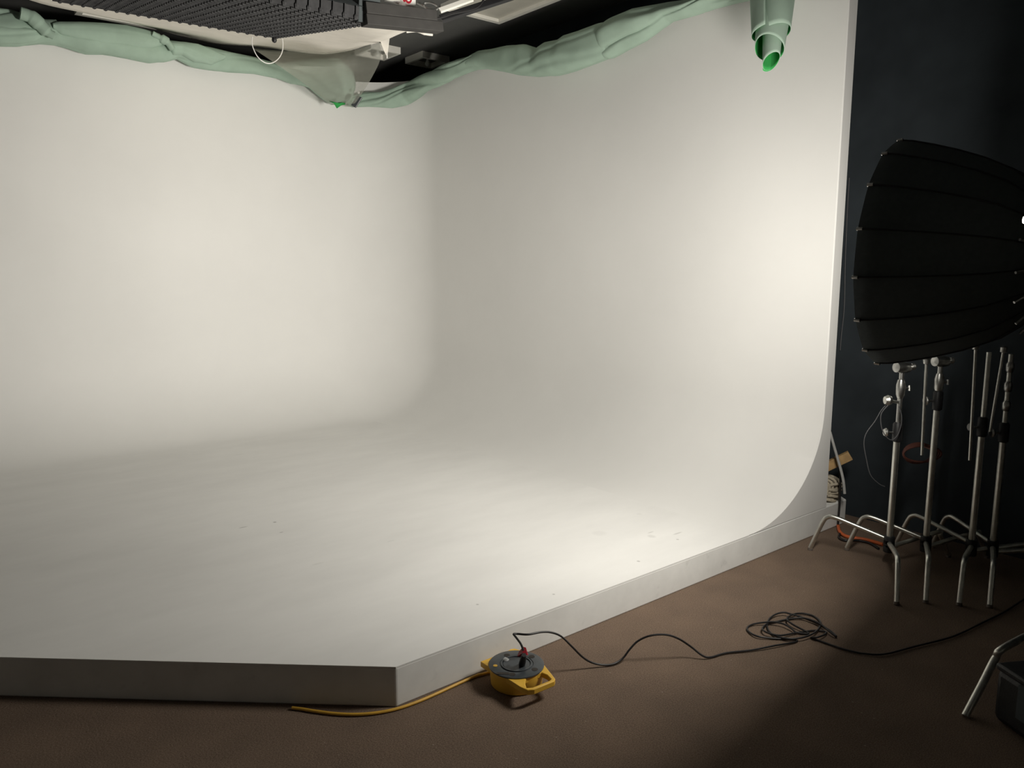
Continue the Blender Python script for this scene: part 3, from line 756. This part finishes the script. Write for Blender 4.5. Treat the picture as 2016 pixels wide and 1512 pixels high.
MBt = MB().box((wa+wb)/2+d_*-.02, ((wb-wa).length/2+.04, .018, .028), Matrix((d_, q_, s_)).transposed())
tag(MBt.build('timber_offcut', M_wood, smooth=0, bevel=.002), 'tan timber offcut sticking out from behind the cove wall', 'timber')
gp_ = [onx(x, y, 4.46) for x, y in [(1634, 850), (1640, 872), (1647, 896), (1654, 920), (1660, 945), (1663, 972)]]
tag(MB().tube(spline(gp_, 6), .0085, 10).build('grey_cord', M_greycord), 'grey cord hanging beside the cove wall end down to the rope', 'cord')
bp_ = [ony(x, y, CF-.02) for x, y in [(1652, 918), (1654, 940), (1654, 970), (1653, 995), (1651, 1018), (1650, 1033)]]
tag(MB().tube(spline(bp_, 6), .006, 8).build('hanging_cable', M_cable), 'black cable hanging down over the platform end face', 'cable')
op_ = [onz(x, y, .012) for x, y in [(1650, 1034), (1653, 1046), (1664, 1055), (1682, 1059), (1702, 1062), (1722, 1067), (1738, 1072)]]
tag(MB().tube(spline(op_, 6), .010, 10).build('orange_cable', M_orange), 'orange cable on the carpet at the foot of the black wall', 'cable')
op_ = [onz(x, y, .010) for x, y in [(1655, 1049), (1652, 1058), (1664, 1064), (1688, 1064), (1712, 1069), (1730, 1080)]]
tag(MB().tube(spline(op_, 6), .007, 10).build('dark_floor_cable', M_cable), 'black cable lying beside the orange cable on the carpet', 'cable')
th_ = [onx(x, y, BLACKX-.012) for x, y in [(1672, 350), (1668, 420), (1664, 520), (1663, 580), (1661, 620), (1657, 655), (1654, 690)]]
tag(MB().tube(spline(th_, 6), .0032, 6).build('wall_cable', M_thin), 'thin pale cable hanging down the black wall beside the cove edge', 'cable')

# ------------------------------------------------------------------ cable reel
ZT = .074                                             # top of the case
def rz(zx, zy, z=ZT): return onz(880+zx/7.2, 1220+zy/7.2, z)
reel_c = (rz(590, 650)+rz(1375, 640))/2
dc = rz(985, 640)
reel = thing('cable_reel', (dc.x, dc.y, 0), 'flat yellow cable reel with charcoal socket disc beside the platform', 'cable reel')
outline = [rz(472, 590), rz(830, 455), rz(900, 415), rz(960, 405), rz(1030, 425), rz(1380, 640), rz(1500, 790), rz(1535, 835), rz(1520, 870), rz(1240, 985), rz(1140, 995), rz(1060, 965)]
hole = [rz(1340, 745), rz(1420, 780), rz(1478, 838), rz(1455, 862), rz(1215, 958), rz(1130, 965), rz(1108, 900), rz(1115, 835)]
dk = V((dc.x, dc.y, 0)); RD = (rz(590, 650)-rz(1375, 640)).length/2
def disc_pt(a, r_=1.0): return (dc.x+RD*r_*math.cos(a), dc.y+RD*r_*math.sin(a))
from mathutils.geometry import delaunay_2d_cdt
def plate(mb, outer_, hole_, z0, z1):
    o2 = [V((p.x, p.y)) for p in outer_]; h2 = [V((p.x, p.y)) for p in hole_]
    pts = o2+h2; no, nh = len(o2), len(h2)
    edges = [(i, (i+1) % no) for i in range(no)]+[(no+i, no+(i+1) % nh) for i in range(nh)]
    r_ = delaunay_2d_cdt(pts, edges, [], 0, 1e-6)
    tv, tf = r_[0], r_[2]
    def inside(p, poly):
        c_ = False
        for i in range(len(poly)):
            a_, b_ = poly[i], poly[i-1]
            if (a_.y > p.y) != (b_.y > p.y) and p.x < (b_.x-a_.x)*(p.y-a_.y)/(b_.y-a_.y)+a_.x: c_ = not c_
        return c_
    keep = []
    for f in tf:
        cc_ = sum((tv[i] for i in f), V((0, 0)))/len(f)
        if inside(cc_, o2) and not inside(cc_, h2): keep.append(f)
    n_ = len(tv)
    vs = [(p.x, p.y, z1) for p in tv]+[(p.x, p.y, z0) for p in tv]
    fs = [tuple(f) for f in keep]+[tuple(reversed([i+n_ for i in f])) for f in keep]
    mb.add(vs, fs)
    for poly_ in (o2, h2):
        m2 = len(poly_)
        mb.add([(p.x, p.y, z0) for p in poly_]+[(p.x, p.y, z1) for p in poly_], [(i, (i+1) % m2, m2+(i+1) % m2, m2+i) for i in range(m2)])
pm = MB(); plate(pm, outline, hole, ZT-.022, ZT); pm.build('top_case', M_yel, reel, smooth=25, bevel=.003)
bd = MB(); bd.lathe([(RD*.90, .002), (RD*.93, .006), (RD*.965, ZT-.02), (RD*.965, ZT-.002)], (dc.x, dc.y, 0), n=64); bd.build('drum_body', M_yel, reel)
dsc = MB(); dsc.lathe([(RD*1.0, ZT), (RD*1.0, ZT+.004), (RD*.97, ZT+.0055), (RD*.62, ZT+.0055), (RD*.60, ZT+.003), (RD*.50, ZT+.003), (RD*.48, ZT+.0045), (0, ZT+.0045)], (dc.x, dc.y, 0), n=72)
dsc.build('socket_disc', M_grey, reel, smooth=30)
MB().lathe([(RD*.56, ZT+.003), (RD*.56, ZT+.0075), (RD*.52, ZT+.0075), (RD*.52, ZT+.003)], (dc.x, dc.y, 0), n=64, ends=False).build('raised_ring', M_ring, reel, smooth=30)
for zx, zy in [(850, 505), (1200, 525), (1245, 705), (925, 775)]:
    p = rz(zx, zy, ZT+.0055)
    MB().lathe([(.0115, 0), (.0125, .0012), (.009, .0014)], (p.x, p.y, ZT+.005), n=24).build('socket', M_hole, reel)
p = rz(685, 655, ZT+.005)
MB().lathe([(.0085, 0), (.0085, .0018), (.006, .0022)], (p.x, p.y, ZT+.005), n=24).build('reset_button', M_yel, reel)
p = rz(790, 765, ZT+.005)
MB().box((p.x, p.y, ZT+.0057), (.024, .0075, .001), Matrix.Rotation(R(-42), 3, 'Z')).build('rating_label', M_hole, reel, smooth=0)
# glint on the recessed dish, made as an added pale glossy bump
p = rz(835, 567, ZT+.005)
MB().lathe([(.013, 0), (.011, .004), (.006, .007), (0, .008)], (p.x, p.y, ZT+.0035), n=20).build('glint_stud', mat('glint_grey', (.55, .56, .56), .10, noise_amt=.05, scale=30), reel)
# plug, red flap, cable
pl0 = rz(1062, 640, ZT+.005); pl1 = rz(1092, 500, .142); pl2 = rz(1082, 395, .158)
plug = thing('mains_plug', tuple(pl0), 'black plug with red flap standing in the yellow reel', 'plug')
MB().tube([pl0, pl0.lerp(pl1, .25), pl0.lerp(pl1, .6), pl1], [.0125, .013, .0115, .0085], 16).build('plug_body', M_rubber, plug)
rf = [rz(1005, 520, .118), rz(1030, 460, .130), rz(1085, 388, .155), rz(1120, 400, .153), rz(1145, 500, .135), rz(1130, 490, .135), rz(1095, 455, .14), rz(1040, 510, .122)]
rfc = sum(rf, V())/8 + V((-.006, -.006, .004))
MB().add(rf+[rfc], [(i, (i+1) % 8, 8) for i in range(8)]).build('red_flap', M_red, plug, smooth=0, solid=.008)
cab = [(pl1, 0)]
path = [rz(1085, 440, .152), rz(1050, 350, .172), rz(1005, 285, .185), rz(960, 228, .192), rz(944, 206, .194), rz(965, 199, .194)]
for (x, y, z) in [(1020, 1248, .192), (1040, 1249, .19), (1065, 1244.5, .186), (1085, 1245, .175), (1105, 1253, .15), (1125, 1272, .11), (1145, 1292, .06), (1162, 1303, .03), (1182, 1308.5, .012),
                  (1205, 1308, .008), (1225, 1297, .02), (1240, 1278, .055), (1256, 1262, .085), (1280, 1251.5, .11), (1310, 1249.5, .11), (1335, 1257, .09), (1360, 1273, .05), (1382, 1290, .018), (1398, 1294, .007),
                  (1430, 1285.5, .007), (1480, 1280, .008), (1525, 1271, .012)]:
    path.append(onz(x, y, z))
coil = [(950, 580), (1000, 547), (900, 531), (650, 521), (400, 486), (265, 415), (245, 352), (330, 302), (480, 276), (650, 268), (800, 300), (920, 370), (985, 425), (1100, 445), (1180, 440), (1100, 392), (950, 312), (855, 240), (880, 182), (1000, 140), (1150, 145), (1280, 192), (1365, 280), (1330, 370), (1250, 442), (1100, 500), (900, 524), (700, 492), (590, 425), (545, 330), (580, 220), (680, 148), (800, 122), (900, 145), (1040, 185), (1300, 285), (1500, 395), (1600, 482), (1570, 470), (1480, 400), (1360, 300), (1200, 232), (1050, 206), (850, 228), (700, 262), (560, 290), (492, 335), (478, 385), (560, 435), (750, 472), (1000, 432), (1250, 400), (1400, 408), (1452, 428), (1400, 470), (1300, 502), (1210, 508), (1320, 545), (1500, 610), (1700, 678), (1900, 728), (2016, 748)]
for i, (a_, b2) in enumerate(coil):
    z = .006+.012*(.5+.5*math.sin(i*.83)) if 3 < i < len(coil)-6 else .006
    path.append(onz(1440+a_/7.754, 1190+b2/7.754, z))
for x, y in [(1740, 1288), (1800, 1273), (1860, 1258), (1891, 1247), (1932, 1227), (1980, 1203), (2030, 1170)]: path.append(onz(x, y, .007))
MB().tube(spline(path, 7), .0042, 8).build('flex', M_cable, plug)['label'] = 'long black cable coiled on the carpet'
# yellow lead out of the reel, along the platform foot
yp_ = [(968, 1322), (950, 1327), (937, 1330.5), (900, 1347), (860, 1365.5), (820, 1382.5), (781, 1395.5), (740, 1403.5), (700, 1406.5), (660, 1405), (620, 1400), (596, 1396), (575, 1393.5)]
yc = [onz(x, y, .0075) for x, y in yp_]
MB().tube(spline(yc, 7), .0056, 10).build('yellow_lead', M_ycable, reel)['label'] = 'yellow cable running along the platform foot'

# ------------------------------------------------------------------ dark gear, bottom right corner
g0 = onz(2000, 1450, 0)
gb = thing('gear_bag', (g0.x+.12, g0.y-.1, 0), 'black padded gear bag in the dark bottom right corner', 'bag')
RBz = Matrix.Rotation(R(-30), 3, 'Z'); gc = V((g0.x+.14, g0.y-.10, .10))
MB().box(gc, (.17, .13, .099), RBz).build('bag_body', M_case, gb, bevel=.025)
MB().box(gc+V((0, 0, .102)), (.172, .132, .012), RBz).build('lid', M_case, gb, bevel=.008)
q0 = gc+V((0, 0, .11)); MB().tube(spline([q0+RBz@V((-.10, .02, 0)), q0+RBz@V((-.06, .02, .055)), q0+RBz@V((.06, .02, .055)), q0+RBz@V((.10, .02, 0))], 6), .011, 10).build('carry_handle', M_blackcloth, gb)
MB().box(gc+RBz@V((-.175, 0, .03)), (.004, .02, .06), RBz).build('strap', M_blackcloth, gb, smooth=0)
